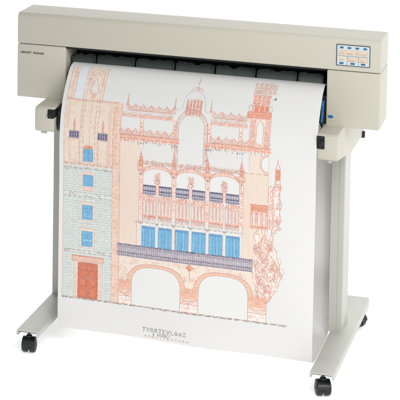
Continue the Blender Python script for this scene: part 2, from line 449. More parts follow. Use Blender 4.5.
# ---- ink
class Ink:
    def __init__(s):
        s.n = 0; s.skip = []; s.bm = bmesh.new(); s.cl = s.bm.loops.layers.float_color.new('ink')
    def bump(s, off):
        s.n = (s.n+1) % 45; return off+s.n*1e-6
    def quad(s, pts, col, off):
        if s.skip:
            qx = sum(p[0] for p in pts)/len(pts); qv = sum(p[1] for p in pts)/len(pts)
            if any(a <= qx <= c and b <= qv <= d for a, b, c, d in s.skip): return
        f = s.bm.faces.new([s.bm.verts.new(S(x, v, off)-Vector(sheet.location)) for x, v in pts])
        c = (col[0], col[1], col[2], 1)
        for l in f.loops: l[s.cl] = c
    def fill(s, x0, v0, x1, v1, col, off=.00022, slant=None):
        """rectangle, cut into short rows where the sheet bends"""
        off = s.bump(off)
        if v0 > v1: v0, v1 = v1, v0
        n = max(1, int(math.ceil((v1-v0)/.005))) if v1 > .70 else max(1, int(math.ceil((v1-v0)/.03)))
        m = max(1, int(math.ceil(abs(x1-x0)/.010)))
        for j in range(n):
            a = v0+(v1-v0)*j/n; b = v0+(v1-v0)*(j+1)/n
            for i in range(m):
                p = x0+(x1-x0)*i/m; q = x0+(x1-x0)*(i+1)/m
                s.quad([(p, a), (q, a), (q, b), (p, b)], col, off)
    def band(s, lo, hi, x0, x1, col, off=.00022, n=24):
        """area between two functions of x"""
        off = s.bump(off)
        for i in range(n):
            a = x0+(x1-x0)*i/n; b = x0+(x1-x0)*(i+1)/n
            la, lb, ha, hb = lo(a), lo(b), hi(a), hi(b)
            if ha-la < 1e-5 and hb-lb < 1e-5: continue
            m = max(1, int(math.ceil(max(ha-la, hb-lb)/(.005 if max(ha, hb) > .7 else .03))))
            for j in range(m):
                t, u = j/m, (j+1)/m
                s.quad([(a, la+(ha-la)*t), (b, lb+(hb-lb)*t), (b, lb+(hb-lb)*u), (a, la+(ha-la)*u)], col, off)
    def line(s, pts, w, col, off=.00048, jit=.0003, dash=0, fade=.25):
        off = s.bump(off); out = [pts[0]]
        for p, q in zip(pts, pts[1:]):
            d = math.dist(p, q); n = max(1, int(math.ceil(d/.006)))
            for k in range(1, n+1):
                out.append((p[0]+(q[0]-p[0])*k/n, p[1]+(q[1]-p[1])*k/n))
        out = [(x+random.uniform(-jit, jit), v+random.uniform(-jit, jit)) for x, v in out]
        W2 = [w*random.uniform(.42, .74) for _ in out]
        acc = 0
        nrm = []
        for i in range(len(out)):
            a = out[max(0, i-1)]; b = out[min(len(out)-1, i+1)]
            d = math.dist(a, b) or 1e-6
            nrm.append((-(b[1]-a[1])/d, (b[0]-a[0])/d))
        for i in range(len(out)-1):
            if dash and (i % dash) == dash-1: continue
            p, q = out[i], out[i+1]
            f = random.uniform(0, fade)
            c = [col[k]*(1-f)+.72*f for k in range(3)]
            a, b = nrm[i], nrm[i+1]
            s.quad([(p[0]+a[0]*W2[i], p[1]+a[1]*W2[i]), (q[0]+b[0]*W2[i+1], q[1]+b[1]*W2[i+1]),
                    (q[0]-b[0]*W2[i+1], q[1]-b[1]*W2[i+1]), (p[0]-a[0]*W2[i], p[1]-a[1]*W2[i])], c, off)
    def rect(s, x0, v0, x1, v1, w, col, **k):
        s.line([(x0, v0), (x1, v0), (x1, v1), (x0, v1), (x0, v0)], w, col, **k)
    def arc(s, cx, cv, rx, ry, a0, a1, w, col, n=18, **k):
        s.line([(cx+rx*math.cos(R(a0+(a1-a0)*i/n)), cv+ry*math.sin(R(a0+(a1-a0)*i/n))) for i in range(n+1)], w, col, **k)
    def dot(s, x, v, r, col, off=.0006, n=8):
        off = s.bump(off); a0 = random.uniform(0, 6.3); f = random.uniform(0, .35); col = [c*(1-f)+.74*f for c in col]
        s.quad([(x+r*random.uniform(.6, 1.05)*math.cos(a0+2*math.pi*i/n), v+r*random.uniform(.6, 1.05)*math.sin(a0+2*math.pi*i/n)) for i in range(n)], col, off)
    def scrib(s, x0, v0, x1, v1, n, cols, r=.0035, w=.0008):
        for i in range(n):
            x = random.uniform(x0+r*.6, x1-r*.6); v = random.uniform(v0, v1); q = r*random.uniform(.5, 1.2); a = random.uniform(0, 360)
            s.arc(x, v, q, q*random.uniform(.7, 1.5), a, a+random.uniform(120, 340), w, random.choice(cols), 7, fade=.5)
    def hatch(s, x0, v0, x1, v1, n, col, w=.0006):
        for i in range(n):
            x = x0+(x1-x0)*(i+.5)/n; a = v0+(v1-v0)*random.uniform(0, .2); b = v1-(v1-v0)*random.uniform(0, .2)
            s.line([(x, a), (x+random.uniform(-.0005, .0005), b)], w, col, fade=.6)
    def done(s, name):
        bmesh.ops.recalc_face_normals(s.bm, faces=s.bm.faces)
        return obj(name, s.bm, M['ink'], sheet)

K = 1/1.06
def ic(r, g, b): return [min(1, c*K) for c in lin(r, g, b)[:3]]
TAN = ic(238, 219, 201); TAN2 = ic(241, 225, 210); PEACH = ic(242, 210, 192); PINK = ic(240, 196, 178)
STONE = ic(217, 223, 217); STONE2 = ic(206, 215, 212); STL = ic(166, 180, 184)
BLUE = ic(98, 176, 218); BLUED = ic(62, 118, 172); CYAN = ic(120, 200, 226)
NAVY = ic(78, 72, 112); PURP = ic(150, 140, 165); PURD = ic(88, 80, 110)
RED = ic(222, 112, 78); RLINE = ic(212, 112, 80); RSOFT = ic(234, 164, 134); BRN = ic(172, 116, 92); GREY = ic(120, 112, 112)
DOOR = ic(214, 108, 66); DOORD = ic(160, 62, 36); WHT = [.772, .766, .748]; SKYW = ic(226, 232, 236); OR = ic(226, 138, 92)
F1, F2, F3, F4 = .00018, .00028, .00038, .00048

# --- tower on the left -------------------------------------------------------
k = Ink()
T0, T1 = -.413, -.240
k.fill(T0, .645, -.240, .873, TAN, F1)
# the two gable strips above the cornice
k.fill(T0, .873, -.388, 1.003, TAN, F1); k.fill(-.388, .873, -.357, 1.003, SKYW, F1)
k.fill(-.357, .873, -.288, 1.004, TAN2, F1)
k.band(lambda x: .912-.02*max(0, 1-((x+.3215)/.0135)**2), lambda x: .912+.042*max(0, 1-abs((x+.3215)/.0135))**.6, -.335, -.308, WHT, F2, 16)
k.line([(-.335, .905), (-.333, .925), (-.3215, .955), (-.310, .925), (-.308, .905)], .0011, RLINE)
k.line([(-.335, .905), (-.330, .893), (-.313, .893), (-.308, .905)], .0011, RLINE)
for a in (.898, .891, .884): k.arc(-.3215, a, .0060, .0045, 0, 360, .0010, RLINE, 10)
k.arc(-.3215, .9, .024, .075, 20, 160, .0011, RSOFT); k.arc(-.3215, .9, .031, .098, 14, 166, .0011, RSOFT)
for i in range(9):
    a = 25+16*i
    k.line([(-.3215+.024*math.cos(R(a)), .9+.075*math.sin(R(a))), (-.3215+.031*math.cos(R(a)), .9+.096*math.sin(R(a)))], .0008, RSOFT)
for x in (T0, -.400, -.389, -.357, -.346, -.297, -.288): k.line([(x, .874), (x, 1.003)], .0011, RLINE, dash=0 if x in (T0, -.288) else 4)
k.line([(T0, .873), (-.229, .873)], .0016, RLINE); k.line([(T0, .868), (-.229, .868)], .0009, RSOFT)
k.line([(T0, .873), (-.405, .877), (T0, .881)], .001, RSOFT)
for x in (-.355, -.345, -.321, -.303, -.293): k.line([(x, .652), (x, .870)], .0010, BRN, dash=3)
for x in (T0, -.409, -.256, -.247, -.229): k.line([(x, .652), (x, .870)], .0009, RSOFT, dash=5)
for x in (-.252, -.235):
    for v in range(14): k.arc(x, .665+v*.0145, .0035, .005, 0, 360, .0009, RSOFT, 8)
for x in (-.400, -.352):
    for v in range(10): k.arc(x, .775+v*.009, .003, .004, 0, 360, .0008, RSOFT, 7, jit=.0006)
for cx in (-.3765, -.276):
    k.fill(cx-.0165, .7415, cx+.0165, .764, PURP, F2); k.fill(cx-.0155, .743, cx-.010, .7625, NAVY, F3)
    k.fill(cx-.006, .743, cx+.006, .7625, NAVY, F3); k.fill(cx+.010, .743, cx+.0155, .7625, NAVY, F3)
    k.line([(cx, .742), (cx, .764)], .0009, WHT, F4+.0001); k.line([(cx-.0165, .7525), (cx+.0165, .7525)], .0008, PURP, F4+.0001)
    k.rect(cx-.0175, .7405, cx+.0175, .765, .0009, PURD)
    k.line([(cx, .765), (cx, .806)], .0022, RED); k.line([(cx-.003, .765), (cx-.003, .798)], .0009, RLINE); k.line([(cx+.003, .765), (cx+.003, .798)], .0009, RLINE)
    k.rect(cx-.0175, .663, cx+.0195, .737, .0009, RSOFT); k.line([(cx-.013, .666), (cx-.013, .735)], .0008, RSOFT, dash=3)
    k.line([(cx+.015, .666), (cx+.015, .735)], .0008, RSOFT, dash=3)
k.fill(-.342, .663, -.309, .706, BLUE, F2); k.rect(-.342, .663, -.309, .706, .0013, BLUED); k.line([(-.3255, .663), (-.3255, .706)], .0016, BLUED)
k.line([(-.334, .663), (-.334, .706)], .0007, CYAN); k.line([(-.317, .663), (-.317, .706)], .0007, CYAN)
k.fill(-.340, .708, -.311, .717, OR, F2); k.arc(-.3255, .708, .0155, .012, 0, 180, .0012, OR)
# stone lower storeys
k.fill(T0, .184, T1, .645, STONE, F1)
k.line([(T0, .650), (-.236, .650)], .0016, BRN, dash=4); k.line([(T0, .655), (-.236, .655)], .0010, RLINE)
k.line([(T0, .637), (T1, .637)], .0013, GREY, dash=3)
for v in (.553, .538): k.line([(T0, v), (T1, v)], .0012, GREY, dash=3)
for v in (.352, .343): k.line([(T0, v), (T1, v)], .0011, GREY, dash=3)
k.fill(T0, .540, T1, .552, ic(228, 230, 224), F2); k.fill(T0, .344, T1, .351, ic(228, 230, 224), F2)
k.skip = [(-.379, .184, -.266, .334), (-.354, .360, -.300, .433), (-.353, .454, -.301, .525), (-.352, .556, -.299, .632)]
v = .190; r = 0
while v < .632:
    if not (.536 < v < .556 or .340 < v < .355):
        k.line([(T0+.002, v), (T1-.002, v)], .0007, STL, jit=.0002, dash=random.choice((0, 4, 5)), fade=.6)
        x = T0+.006+(r % 2)*.010
        while x < T1-.006:
            if random.random() < .8: k.line([(x, v), (x, v+.0088)], .0006, STL, fade=.6)
            if random.random() < .25:
                k.fill(x, v+.001, min(x+.0150, T1-.002), v+.0080, random.choice((STONE2, ic(222, 230, 222), ic(226, 226, 214))), F2)
            x += .0165
    v += .0095; r += 1
k.skip = []
k.line([(T0, .184), (T0, .645)], .0011, RSOFT)
def pane_window(x0, v0, x1, v1, rows_=0, cols=1, col=BLUE):
    k.fill(x0-.005, v0-.004, x1+.005, v1+.009, ic(234, 220, 210), F2+.00002)
    k.rect(x0-.007, v0-.006, x1+.007, v1+.011, .0010, RSOFT, dash=4)
    for i in range(4): k.line([(x0-.007, v0+(v1-v0)*i/3), (x0-.001, v0+(v1-v0)*i/3)], .0008, RSOFT); k.line([(x1+.001, v0+(v1-v0)*i/3), (x1+.007, v0+(v1-v0)*i/3)], .0008, RSOFT)
    k.fill(x0, v0, x1, v1, col, .00042); k.rect(x0, v0, x1, v1, .0013, BLUED)
    for i in range(1, cols+1): k.line([(x0+(x1-x0)*i/(cols+1), v0), (x0+(x1-x0)*i/(cols+1), v1)], .0010, BLUED)
    for i in range(1, rows_): k.line([(x0, v0+(v1-v0)*i/rows_), (x1, v0+(v1-v0)*i/rows_)], .0010, BLUED)
pane_window(-.343, .577, -.308, .615, 0, 1)
k.fill(-.340, .617, -.311, .627, ic(236, 206, 194), F3); k.line([(-.345, .560), (-.306, .560)], .0018, RSOFT)
k.fill(-.346, .563, -.305, .571, ic(240, 205, 196), F3)
pane_window(-.345, .461, -.309, .510, 4, 1); pane_window(-.346, .367, -.308, .419, 4, 1)
k.fill(-.344, .385, -.310, .392, CYAN, F4+.00002); k.fill(-.344, .470, -.310, .476, CYAN, F4+.00002)
for v in (.522, .444, .430): k.line([(-.350, v), (-.304, v)], .0012, RSOFT, dash=4)
k.line([(-.327, .425), (-.327, .455)], .003, ic(240, 196, 186))
# door
k.fill(-.374, .184, -.271, .316, ic(242, 220, 208), F2); k.line([(-.372, .184), (-.372, .312)], .0012, STL); k.line([(-.272, .184), (-.272, .312)], .0012, STL)
k.fill(-.378, .313, -.268, .330, ic(238, 190, 172), F3); k.rect(-.378, .313, -.268, .330, .0011, RLINE); k.line([(-.382, .332), (-.264, .332)], .0018, RLINE)
k.fill(-.357, .186, -.288, .309, DOOR, F3); k.rect(-.357, .186, -.288, .309, .0020, DOORD)
k.line([(-.3225, .188), (-.3225, .285)], .0013, DOORD); k.line([(-.357, .286), (-.288, .286)], .0013, DOORD)
for x0 in (-.352, -.318):
    for a, b in ((.192, .222), (.228, .254), (.259, .281)): k.rect(x0, a, x0+.025, b, .0010, DOORD)
for x0 in (-.348, -.314):
    k.fill(x0, .232, x0+.016, .250, ic(222, 116, 74), F4); k.fill(x0, .196, x0+.016, .218, ic(222, 116, 74), F4)
k.arc(-.3225, .290, .026, .014, 0, 180, .0011, DOORD)
for x in (-.366, -.281):
    for v in range(9): k.line([(x-.005, .19+.0135*v), (x+.005, .19+.0135*v)], .0008, RSOFT)
k.skip = [(-.3945, .740, -.358, .766), (-.294, .740, -.258, .766), (-.343, .662, -.308, .707)]
k.scrib(T0, .655, -.241, .87, 190, [RSOFT, PINK, TAN2], .0045)
k.skip = []
k.scrib(-.357, .875, -.290, 1.0, 60, [RSOFT, PINK, RLINE], .0045)
k.scrib(T0, .875, -.390, 1.0, 30, [RSOFT, PINK], .0045)
for v in (.637, .545, .347): k.scrib(T0, v-.005, -.242, v+.005, 50, [GREY, BRN, STL, RSOFT], .0028)
for a, b in ((-.372, -.358), (-.286, -.272)): k.scrib(a, .19, b, .31, 40, [RSOFT, PINK], .0035)
k.scrib(-.378, .313, -.268, .332, 40, [RSOFT, RLINE, PINK], .0035)
k.done('printed_tower')

# --- facade ------------------------------------------------------------------
k = Ink()
P = [-.139, -.0255, .0885, .2030]          # piers of the three bays
# pilaster and the plain wall beside it
k.fill(-.240, .184, -.214, .873, PEACH, F1)
k.line([(-.240, .184), (-.240, .873)], .0012, RLINE, dash=6); k.line([(-.214, .184), (-.214, .873)], .0011, RLINE)
for v in range(46): k.line([(-.238, .19+.0148*v), (-.216, .19+.0148*v)], .0007, RSOFT, fade=.6)
k.fill(-.214, .392, -.140, .755, TAN, F1)
k.fill(.203, .392, .2915, .683, TAN, F1); k.fill(.228, .683, .2915, .745, TAN, F1)
k.fill(.262, .392, .2915, .52, TAN2, F1+.00004)
# upper balustrades and string courses
def balus(x0, x1, v0, v1, per=.0285, col=RLINE):
    n = max(1, round((x1-x0)/per)); p = (x1-x0)/n; h = v1-v0
    k.line([(x0, v0), (x1, v0)], .0012, col); k.line([(x0, v0+.003), (x1, v0+.003)], .0008, RSOFT)
    for i in range(n+1):
        x = x0+p*i
        k.fill(max(x0, x-.0035), v0, min(x1, x+.0035), v1+.002, ic(246, 206, 188), F2)
        k.line([(x-.0035, v0), (x-.0035, v1)], .0009, col); k.line([(x+.0035, v0), (x+.0035, v1)], .0009, col)
        k.dot(x, v1+.003, .0030, RED)
    for i in range(n):
        x = x0+p*(i+.5)
        k.arc(x, v1, p/2-.004, h*.55, 180, 360, .0011, col, 10); k.arc(x, v1+.002, p/2-.007, h*.4, 180, 360, .0008, RSOFT, 8)
        k.line([(x, v0), (x, v1-h*.55)], .0009, col); k.line([(x-.004, v0), (x-.004, v0+h*.3)], .0008, RSOFT); k.line([(x+.004, v0), (x+.004, v0+h*.3)], .0008, RSOFT)
balus(-.197, -.034, .853, .870); balus(.098, .213, .853, .870)
for a, b in ((-.212, -.036), (.090, .214)):
    k.fill(a, .831, b, .839, ic(248, 214, 198), F2)
    k.line([(a, .840), (b, .840)], .0010, RLINE); k.line([(a, .835), (b, .835)], .0018, RED, dash=5); k.line([(a, .830), (b, .830)], .0008, RSOFT)
    k.line([(a, .846), (b, .846)], .0007, RSOFT)
balus(-.213, -.034, .771, .788, .026); balus(.096, .224, .771, .788, .026)
for a, b in ((-.214, -.010), (.074, .298)):
    k.fill(a, .754, b, .770, ic(248, 204, 182), F2); k.line([(a, .769), (b, .769)], .0012, RLINE); k.line([(a, .758), (b, .758)], .0022, RED, dash=4)
    n = int((b-a)/.011)
    for i in range(n):
        k.arc(a+.0055+.011*i, .763, .0038, .0035, 0, 360, .0009, RLINE, 7); k.dot(a+.0055+.011*i, .7515, .0022, RED if i % 3 else BRN)
for x in (-.198, -.035, .088):                   # finials
    k.line([(x, .868), (x, .893)], .0030, RSOFT); k.line([(x-.004, .868), (x, .890), (x, .912), (x, .890), (x+.004, .868)], .0012, RLINE); k.dot(x, .889, .0036, RED)
# small posts
for x in (-.141, -.026, .0885, .195):
    k.fill(x-.005, .770, x+.005, .830, ic(248, 222, 208), F2)
    k.line([(x-.005, .770), (x-.005, .832)], .0010, RLINE); k.line([(x+.005, .770), (x+.005, .832)], .0010, RLINE); k.dot(x, .800, .0035, RED); k.dot(x, .812, .0028, RLINE)
    for d in (-.0085, 0, .0085): k.dot(x+d, .7455, .0030, GREY)
    for d in (-.0085, .0085): k.line([(x+d, .742), (x+d, .722)], .0012, GREY, dash=2, fade=.5)
# white wall between rows
# crowned central arch
cx = .0295
for rx, ry, w, c in ((.044, .054, .0013, RLINE), (.049, .061, .0009, RSOFT), (.055, .068, .0013, RLINE)):
    k.arc(cx, .806, rx, ry, 0, 180, w, c, 28)
    for s in (-1, 1): k.line([(cx+s*rx, .806), (cx+s*rx, .690)], w, c, dash=0 if c is RLINE else 4)
for i in range(15):
    a = 12*i+6
    k.line([(cx+.049*math.cos(R(a)), .806+.061*math.sin(R(a))), (cx+.055*math.cos(R(a)), .806+.068*math.sin(R(a)))], .0009, RLINE)
LIL = ic(186, 180, 198)
k.arc(cx, .895, .037, .047, 8, 172, .0013, LIL, 22); k.line([(cx-.037, .900), (cx-.039, .875), (cx-.052, .868), (cx-.058, .872)], .0012, LIL); k.line([(cx+.037, .900), (cx+.039, .875), (cx+.050, .866)], .0012, LIL)
k.arc(cx+.002, .925, .024, .030, 35, 150, .0012, RLINE); k.arc(cx+.004, .93, .012, .018, 50, 130, .0016, RED, 8)
for i in range(5):
    x = cx-.023+.0115*i
    k.line([(x, .853), (x, .908)], .0026, OR if i % 2 else RED, fade=.45); k.line([(x-.003, .856), (x-.003, .903)], .0008, RLINE); k.line([(x+.003, .856), (x+.003, .903)], .0008, RLINE)
    for v in (.865, .878, .892, .904): k.dot(x, v, .0034, RED)
k.line([(cx-.027, .885), (cx+.027, .885)], .0010, RLINE); k.line([(cx-.027, .872), (cx+.027, .872)], .0010, RLINE)
k.line([(cx+.004, .945), (cx+.004, 1.002)], .0014, BRN, dash=3); k.dot(cx+.004, .955, .0034, RED); k.line([(cx-.001, .975), (cx+.009, .975)], .0010, RLINE)
# row of cornice blocks and the three depressed arches
k.line([(P[0]-.012, .686), (P[3]+.012, .686)], .0012, RLINE, dash=4); k.line([(P[0]-.012, .678), (P[3]+.012, .678)], .0010, RLINE)
for i in range(46): k.dot(P[0]-.006+.0078*i, .682, .0021, RLINE if i % 2 else BRN)
for a, b in zip(P, P[1:]):
    c = (a+b)/2; r = (b-a)/2-.008
    k.band(lambda x: .640+.024*math.sqrt(max(0, 1-((x-c)/r)**2)), lambda x: .650+.026*math.sqrt(max(0, 1-((x-c)/(r+.004))**2)), c-r, c+r, ic(248, 220, 204), F2, 26)
    k.band(lambda x: .606, lambda x: .640+.024*math.sqrt(max(0, 1-((x-c)/r)**2)), c-r, c+r, WHT, F1, 20)
    k.arc(c, .640, r, .024, 0, 180, .0011, RLINE, 22); k.arc(c, .650, r, .026, 10, 170, .0010, RLINE, 22)
    for i in range(17):
        t = R(10+10*i)
        k.line([(c+r*math.cos(t), .640+.024*math.sin(t)), (c+(r+.002)*math.cos(t), .651+.025*math.sin(t))], .0009, RLINE)
    # crouching ornament in the middle of the bay
    k.fill(c-.0045, .575, c+.0045, .612, ic(244, 206, 188), F3); k.line([(c-.005, .575), (c-.005, .615)], .0010, RLINE); k.line([(c+.005, .575), (c+.005, .615)], .0010, RLINE)
    k.arc(c, .622, .0085, .010, 0, 360, .0012, RLINE, 12); k.arc(c, .638, .005, .007, 0, 360, .0014, RED, 10); k.dot(c, .624, .0045, RED); k.dot(c, .638, .0030, OR)
    k.line([(c-.011, .612), (c, .632), (c+.011, .612)], .0011, RLINE)
for x in P:
    k.fill(x-.0065, .500, x+.0065, .690, ic(248, 222, 208), F2)
    for d in (-.0065, .0065): k.line([(x+d, .470), (x+d, .690)], .0010, RLINE, fade=.4)
    k.fill(x-.0042, .668, x+.0042, .700, OR, F3); k.line([(x-.0045, .668), (x-.0045, .700), (x, .717), (x+.0045, .700), (x+.0045, .668)], .0012, RED); k.line([(x, .70), (x, .724)], .0014, RED)
    k.dot(x, .694, .0022, WHT, .0007); k.dot(x, .680, .0022, WHT, .0007)
    k.fill(x-.012, .655, x+.012, .668, ic(246, 204, 182), F3); k.rect(x-.012, .655, x+.012, .668, .0009, RLINE)
    for i in range(5): k.dot(x-.009+.0045*i, .6525, .0018, RLINE)
    k.dot(x, .640, .0040, GREY); k.dot(x, .645, .0028, BRN)
    for v in (.612, .56, .53): k.dot(x, v, .0032, RED)
# iron railings, pairs in each bay
def grille(x0, x1, v0, v1):
    k.fill(x0, v0, x1, v1, ic(166, 160, 184), F3)
    k.fill(x0, v1-.0055, x1, v1, NAVY, F4); k.fill(x0, v0+.010, x1, v0+.0145, PURD, F4)
    k.line([(x0, v0), (x1, v0)], .0014, PURD); k.line([(x0, v0+.004), (x1, v0+.004)], .0010, NAVY)
    n = max(2, int((x1-x0)/.0075))
    for i in range(n+1):
        x = x0+(x1-x0)*i/n; k.line([(x, v0), (x, v1)], .0012, NAVY, off=.00055)
        if i < n:
            xm = x+(x1-x0)/n/2; k.arc(xm, v0+.020, .0024, .0034, 0, 360, .0009, WHT, 7, off=.0006); k.dot(xm, v0+.0075, .0018, WHT, .0006)
for a, b in zip(P, P[1:]):
    c = (a+b)/2; grille(a+.0085, c-.0065, .5735, .6055); grille(c+.0065, b-.0085, .5735, .6055)
# lancet gallery
half = []
for a, b in zip(P, P[1:]):
    c = (a+b)/2; half += [(a+.007, c-.002), (c+.002, b-.007)]
for a, b in half:
    k.fill(a, .500, b, .568, ic(247, 220, 208), F1)
    n = 4; p = (b-a)/n
    for i in range(n):
        x = a+p*(i+.5)
        k.band(lambda X: .506, lambda X: .548+.012*math.sqrt(max(0, 1-((X-x)/(p*.32))**2)), x-p*.32, x+p*.32, WHT, F2, 6)
        k.line([(x-p*.32, .506), (x-p*.32, .548), (x, .562), (x+p*.32, .548), (x+p*.32, .506)], .0009, RLINE, fade=.4)
        k.line([(x+p*.5, .503), (x+p*.5, .566)], .0009, RSOFT); k.dot(x+p*.5, .566, .0026, RED)
    k.arc((a+b)/2, .554, (b-a)/2, .016, 0, 180, .0010, RSOFT); k.arc((a+b)/2, .574, .006, .005, 180, 360, .0010, RLINE, 8)
    k.line([(a+.001, .4985), (b-.001, .4985)], .0036, RED, fade=.3); k.line([(a, .493), (b, .493)], .0009, BRN); k.line([(a, .5035), (b, .5035)], .0009, RLINE)
    for i in range(4): k.arc(a+(b-a)*(i+.5)/4, .492, p*.4, .008, 180, 360, .0009, RLINE, 7)
# six tall blue windows
k.fill(-.152, .392, .209, .480, WHT, F1)
k.line([(-.158, .4745), (.206, .4745)], .0012, ic(120, 130, 110), dash=3); k.line([(-.158, .478), (.206, .478)], .0009, BRN, dash=5)
k.line([(-.152, .392), (-.152, .474)], .0016, RSOFT); k.line([(.206, .392), (.206, .474)], .0013, RSOFT)
for i in range(6):
    x0 = -.1335+.0575*i; x1 = x0+.0450
    k.fill(x0, .392, x1, .4635, BLUE, F2); k.rect(x0, .392, x1, .4635, .0014, BLUED)
    for t in (.25, .5, .75): k.line([(x0+(x1-x0)*t, .392), (x0+(x1-x0)*t, .4635)], .0015 if t == .5 else .0010, BLUED)
    k.line([(x0, .413), (x1, .413)], .0009, BLUED, fade=.6); k.fill(x0+.002, .456, x1-.002, .461, ic(78, 146, 196), F3)
    for t in (.12, .62): k.line([(x0+(x1-x0)*t, .394), (x0+(x1-x0)*t, .455)], .0014, CYAN, fade=.5)
    xc = x0-.006
    k.fill(xc-.0030, .392, xc+.0030, .472, WHT, F3); k.line([(xc-.0032, .392), (xc-.0032, .472)], .0008, RSOFT); k.line([(xc+.0032, .392), (xc+.0032, .472)], .0008, RSOFT)
    k.line([(xc-.006, .4735), (xc+.006, .4735)], .0026, ic(130, 140, 118)); k.dot(xc, .4695, .0024, OR)
# long balcony
k.fill(-.219, .3525, .243, .3925, ic(178, 168, 184), F3)
k.line([(-.219, .3915), (.243, .3915)], .0036, PURD, off=.0006); k.line([(-.219, .3840), (.243, .3840)], .0012, PURP, off=.0006)
k.line([(-.219, .3640), (.243, .3640)], .0022, PURD, off=.0006); k.line([(-.219, .3550), (.243, .3550)], .0026, PURP, off=.0006); k.line([(-.219, .3520), (.243, .3520)], .0012, PURD, off=.0006)
n = 62
for i in range(n+1):
    x = -.219+.462*i/n; k.line([(x, .353), (x, .392)], .0012, NAVY if i % 3 else PURD, off=.00062)
    if i < n:
        xm = x+.462/n/2; k.arc(xm, .374, .0026, .0060, 0, 360, .0009, random.choice((WHT, PINK, WHT)), 8, off=.00066)
        k.dot(xm, .359, .0019, random.choice((WHT, RSOFT)), .00066)
# ground-floor arcade
k.fill(-.214, .318, .292, .3515, TAN2, F1)
k.fill(-.214, .184, -.168, .318, TAN2, F1); k.fill(.001, .184, .064, .318, TAN2, F1); k.fill(.230, .184, .292, .318, TAN2, F1)
def arcade(x0, x1, vs_, vt):
    c = (x0+x1)/2; a = (x1-x0)/2
    f = lambda x, A=a, H=vt-vs_, b=vs_: b+H*(max(0, 1-abs((x-c)/A)**3.1))**.5
    g = lambda x: f(x, a+.018, vt-vs_+.014, vs_-.004)
    k.band(lambda x: max(f(x), .184) if abs(x-c) < a else vs_, lambda x: max(.318, f(x)) if abs(x-c) < a else .318, x0, x1, TAN2, F1, 30)
    k.band(lambda x: .186, f, x0, x1, WHT, F2, 34)
    k.band(lambda x: f(x) if abs(x-c) < a else vs_, g, x0-.017, x1+.017, ic(240, 206, 180), F3-.00004, 44)
    N_ = 40
    def curve(A, H, b): return [(c-A*math.cos(math.pi*i/N_), b+H*(max(0, 1-abs(math.cos(math.pi*i/N_))**3.1))**.5) for i in range(N_+1)]
    k.line([(x0, .188)]+curve(a, vt-vs_, vs_)+[(x1, .188)], .0012, RLINE)
    k.line(curve(a+.018, vt-vs_+.014, vs_-.004), .0012, RLINE); k.line(curve(a+.012, vt-vs_+.009, vs_-.002), .0008, RSOFT)
    A_, B_ = curve(a, vt-vs_, vs_), curve(a+.018, vt-vs_+.014, vs_-.004)
    for i in range(1, N_): k.line([A_[i], B_[i]], .0009, RSOFT if i % 2 else RLINE)
arcade(-.168, .0015, .262, .322); arcade(.0635, .2305, .262, .324)
for x0, x1 in ((-.214, -.168), (.0015, .0635), (.2305, .292)):
    xm = (x0+x1)/2; w = x1-x0
    k.line([(x0, .186), (x0, .262)], .0011, RLINE); k.line([(x1, .186), (x1, .262)], .0011, RLINE)
    k.fill(x0+.002, .232, x1-.002, .268, ic(240, 190, 160), F3)
    for i in range(16):
        k.arc(x0+.005+random.random()*(w-.010), .236+random.random()*.030, .0035+random.random()*.004, .0045, random.uniform(0, 180), random.uniform(200, 400), .0010, random.choice((RLINE, RED, RSOFT)), 8)
    k.line([(x0+.001, .231), (xm, .222), (x1-.001, .231)], .0014, RLINE); k.line([(x0+.001, .225), (xm, .216), (x1-.001, .225)], .0009, RSOFT)
    k.fill(x0+.001, .188, x1-.001, .213, ic(244, 236, 228), F3); k.line([(x0, .213), (x1, .213)], .0010, RLINE); k.line([(x0, .200), (x1, .200)], .0009, RSOFT)
    if x0 < .1: k.arc(xm-.010*(1 if x0 > 0 else -1), .207, .0065, .009, 0, 360, .0013, RSOFT, 12, off=.0006); k.arc(xm+.008, .222, .007, .006, 0, 270, .0010, RLINE, 10)
# spandrel ornament and diamonds
for x in (.0325,):
    k.quad([(x-.013, .338), (x, .326), (x+.013, .338), (x, .350)], OR, F4); k.line([(x-.013, .338), (x, .326), (x+.013, .338), (x, .350), (x-.013, .338)], .0013, RED)
    k.line([(x, .326), (x, .300)], .0014, RLINE)
for i in range(26):
    x = -.21+.5*random.random()
    if abs(x+.083) > .055 and abs(x-.147) > .055: k.arc(x, .335+random.random()*.010, .006, .005, random.uniform(0, 180), random.uniform(200, 360), .0008, RSOFT, 8)
# right-hand turret
k.fill(.2235, .770, .2925, .866, ic(247, 222, 208), F1)
for s0, s1 in ((.2245, .241), (.274, .2915)):
    k.line([(s0, .770), (s0, .864)], .0011, RLINE); k.line([(s1, .770), (s1, .864)], .0011, RLINE)
    for i in range(11):
        k.arc((s0+s1)/2, .776+.0082*i, .0055, .0040, 0 if i % 2 else 180, 300 if i % 2 else 480, .0012, RLINE if i % 2 else RED, 9)
k.band(lambda x: .784, lambda x: .84+.022*(1-abs((x-.2575)/.0115)), .246, .269, WHT, F2, 10)
k.line([(.246, .782), (.246, .840), (.2575, .862), (.269, .840), (.269, .782)], .0013, RLINE)
k.fill(.211, .866, .290, .886, ic(246, 170, 138), F2); k.rect(.211, .866, .290, .886, .0014, RED); k.line([(.211, .876), (.290, .876)], .0018, RED)
for i in range(9): k.dot(.216+.0085*i, .871, .0026, RED); k.dot(.216+.0085*i, .881, .0022, OR)
k.fill(.2265, .886, .2760, .909, ic(240, 128, 92), F2)
for i in range(6): k.line([(.229+.009*i, .887), (.229+.009*i, .908)], .0022, RED if i % 2 else WHT)
k.rect(.2265, .886, .2760, .909, .0014, RED)
for x in (.2185, .284): k.arc(x, .899, .0060, .012, 0, 360, .0012, RLINE, 12)
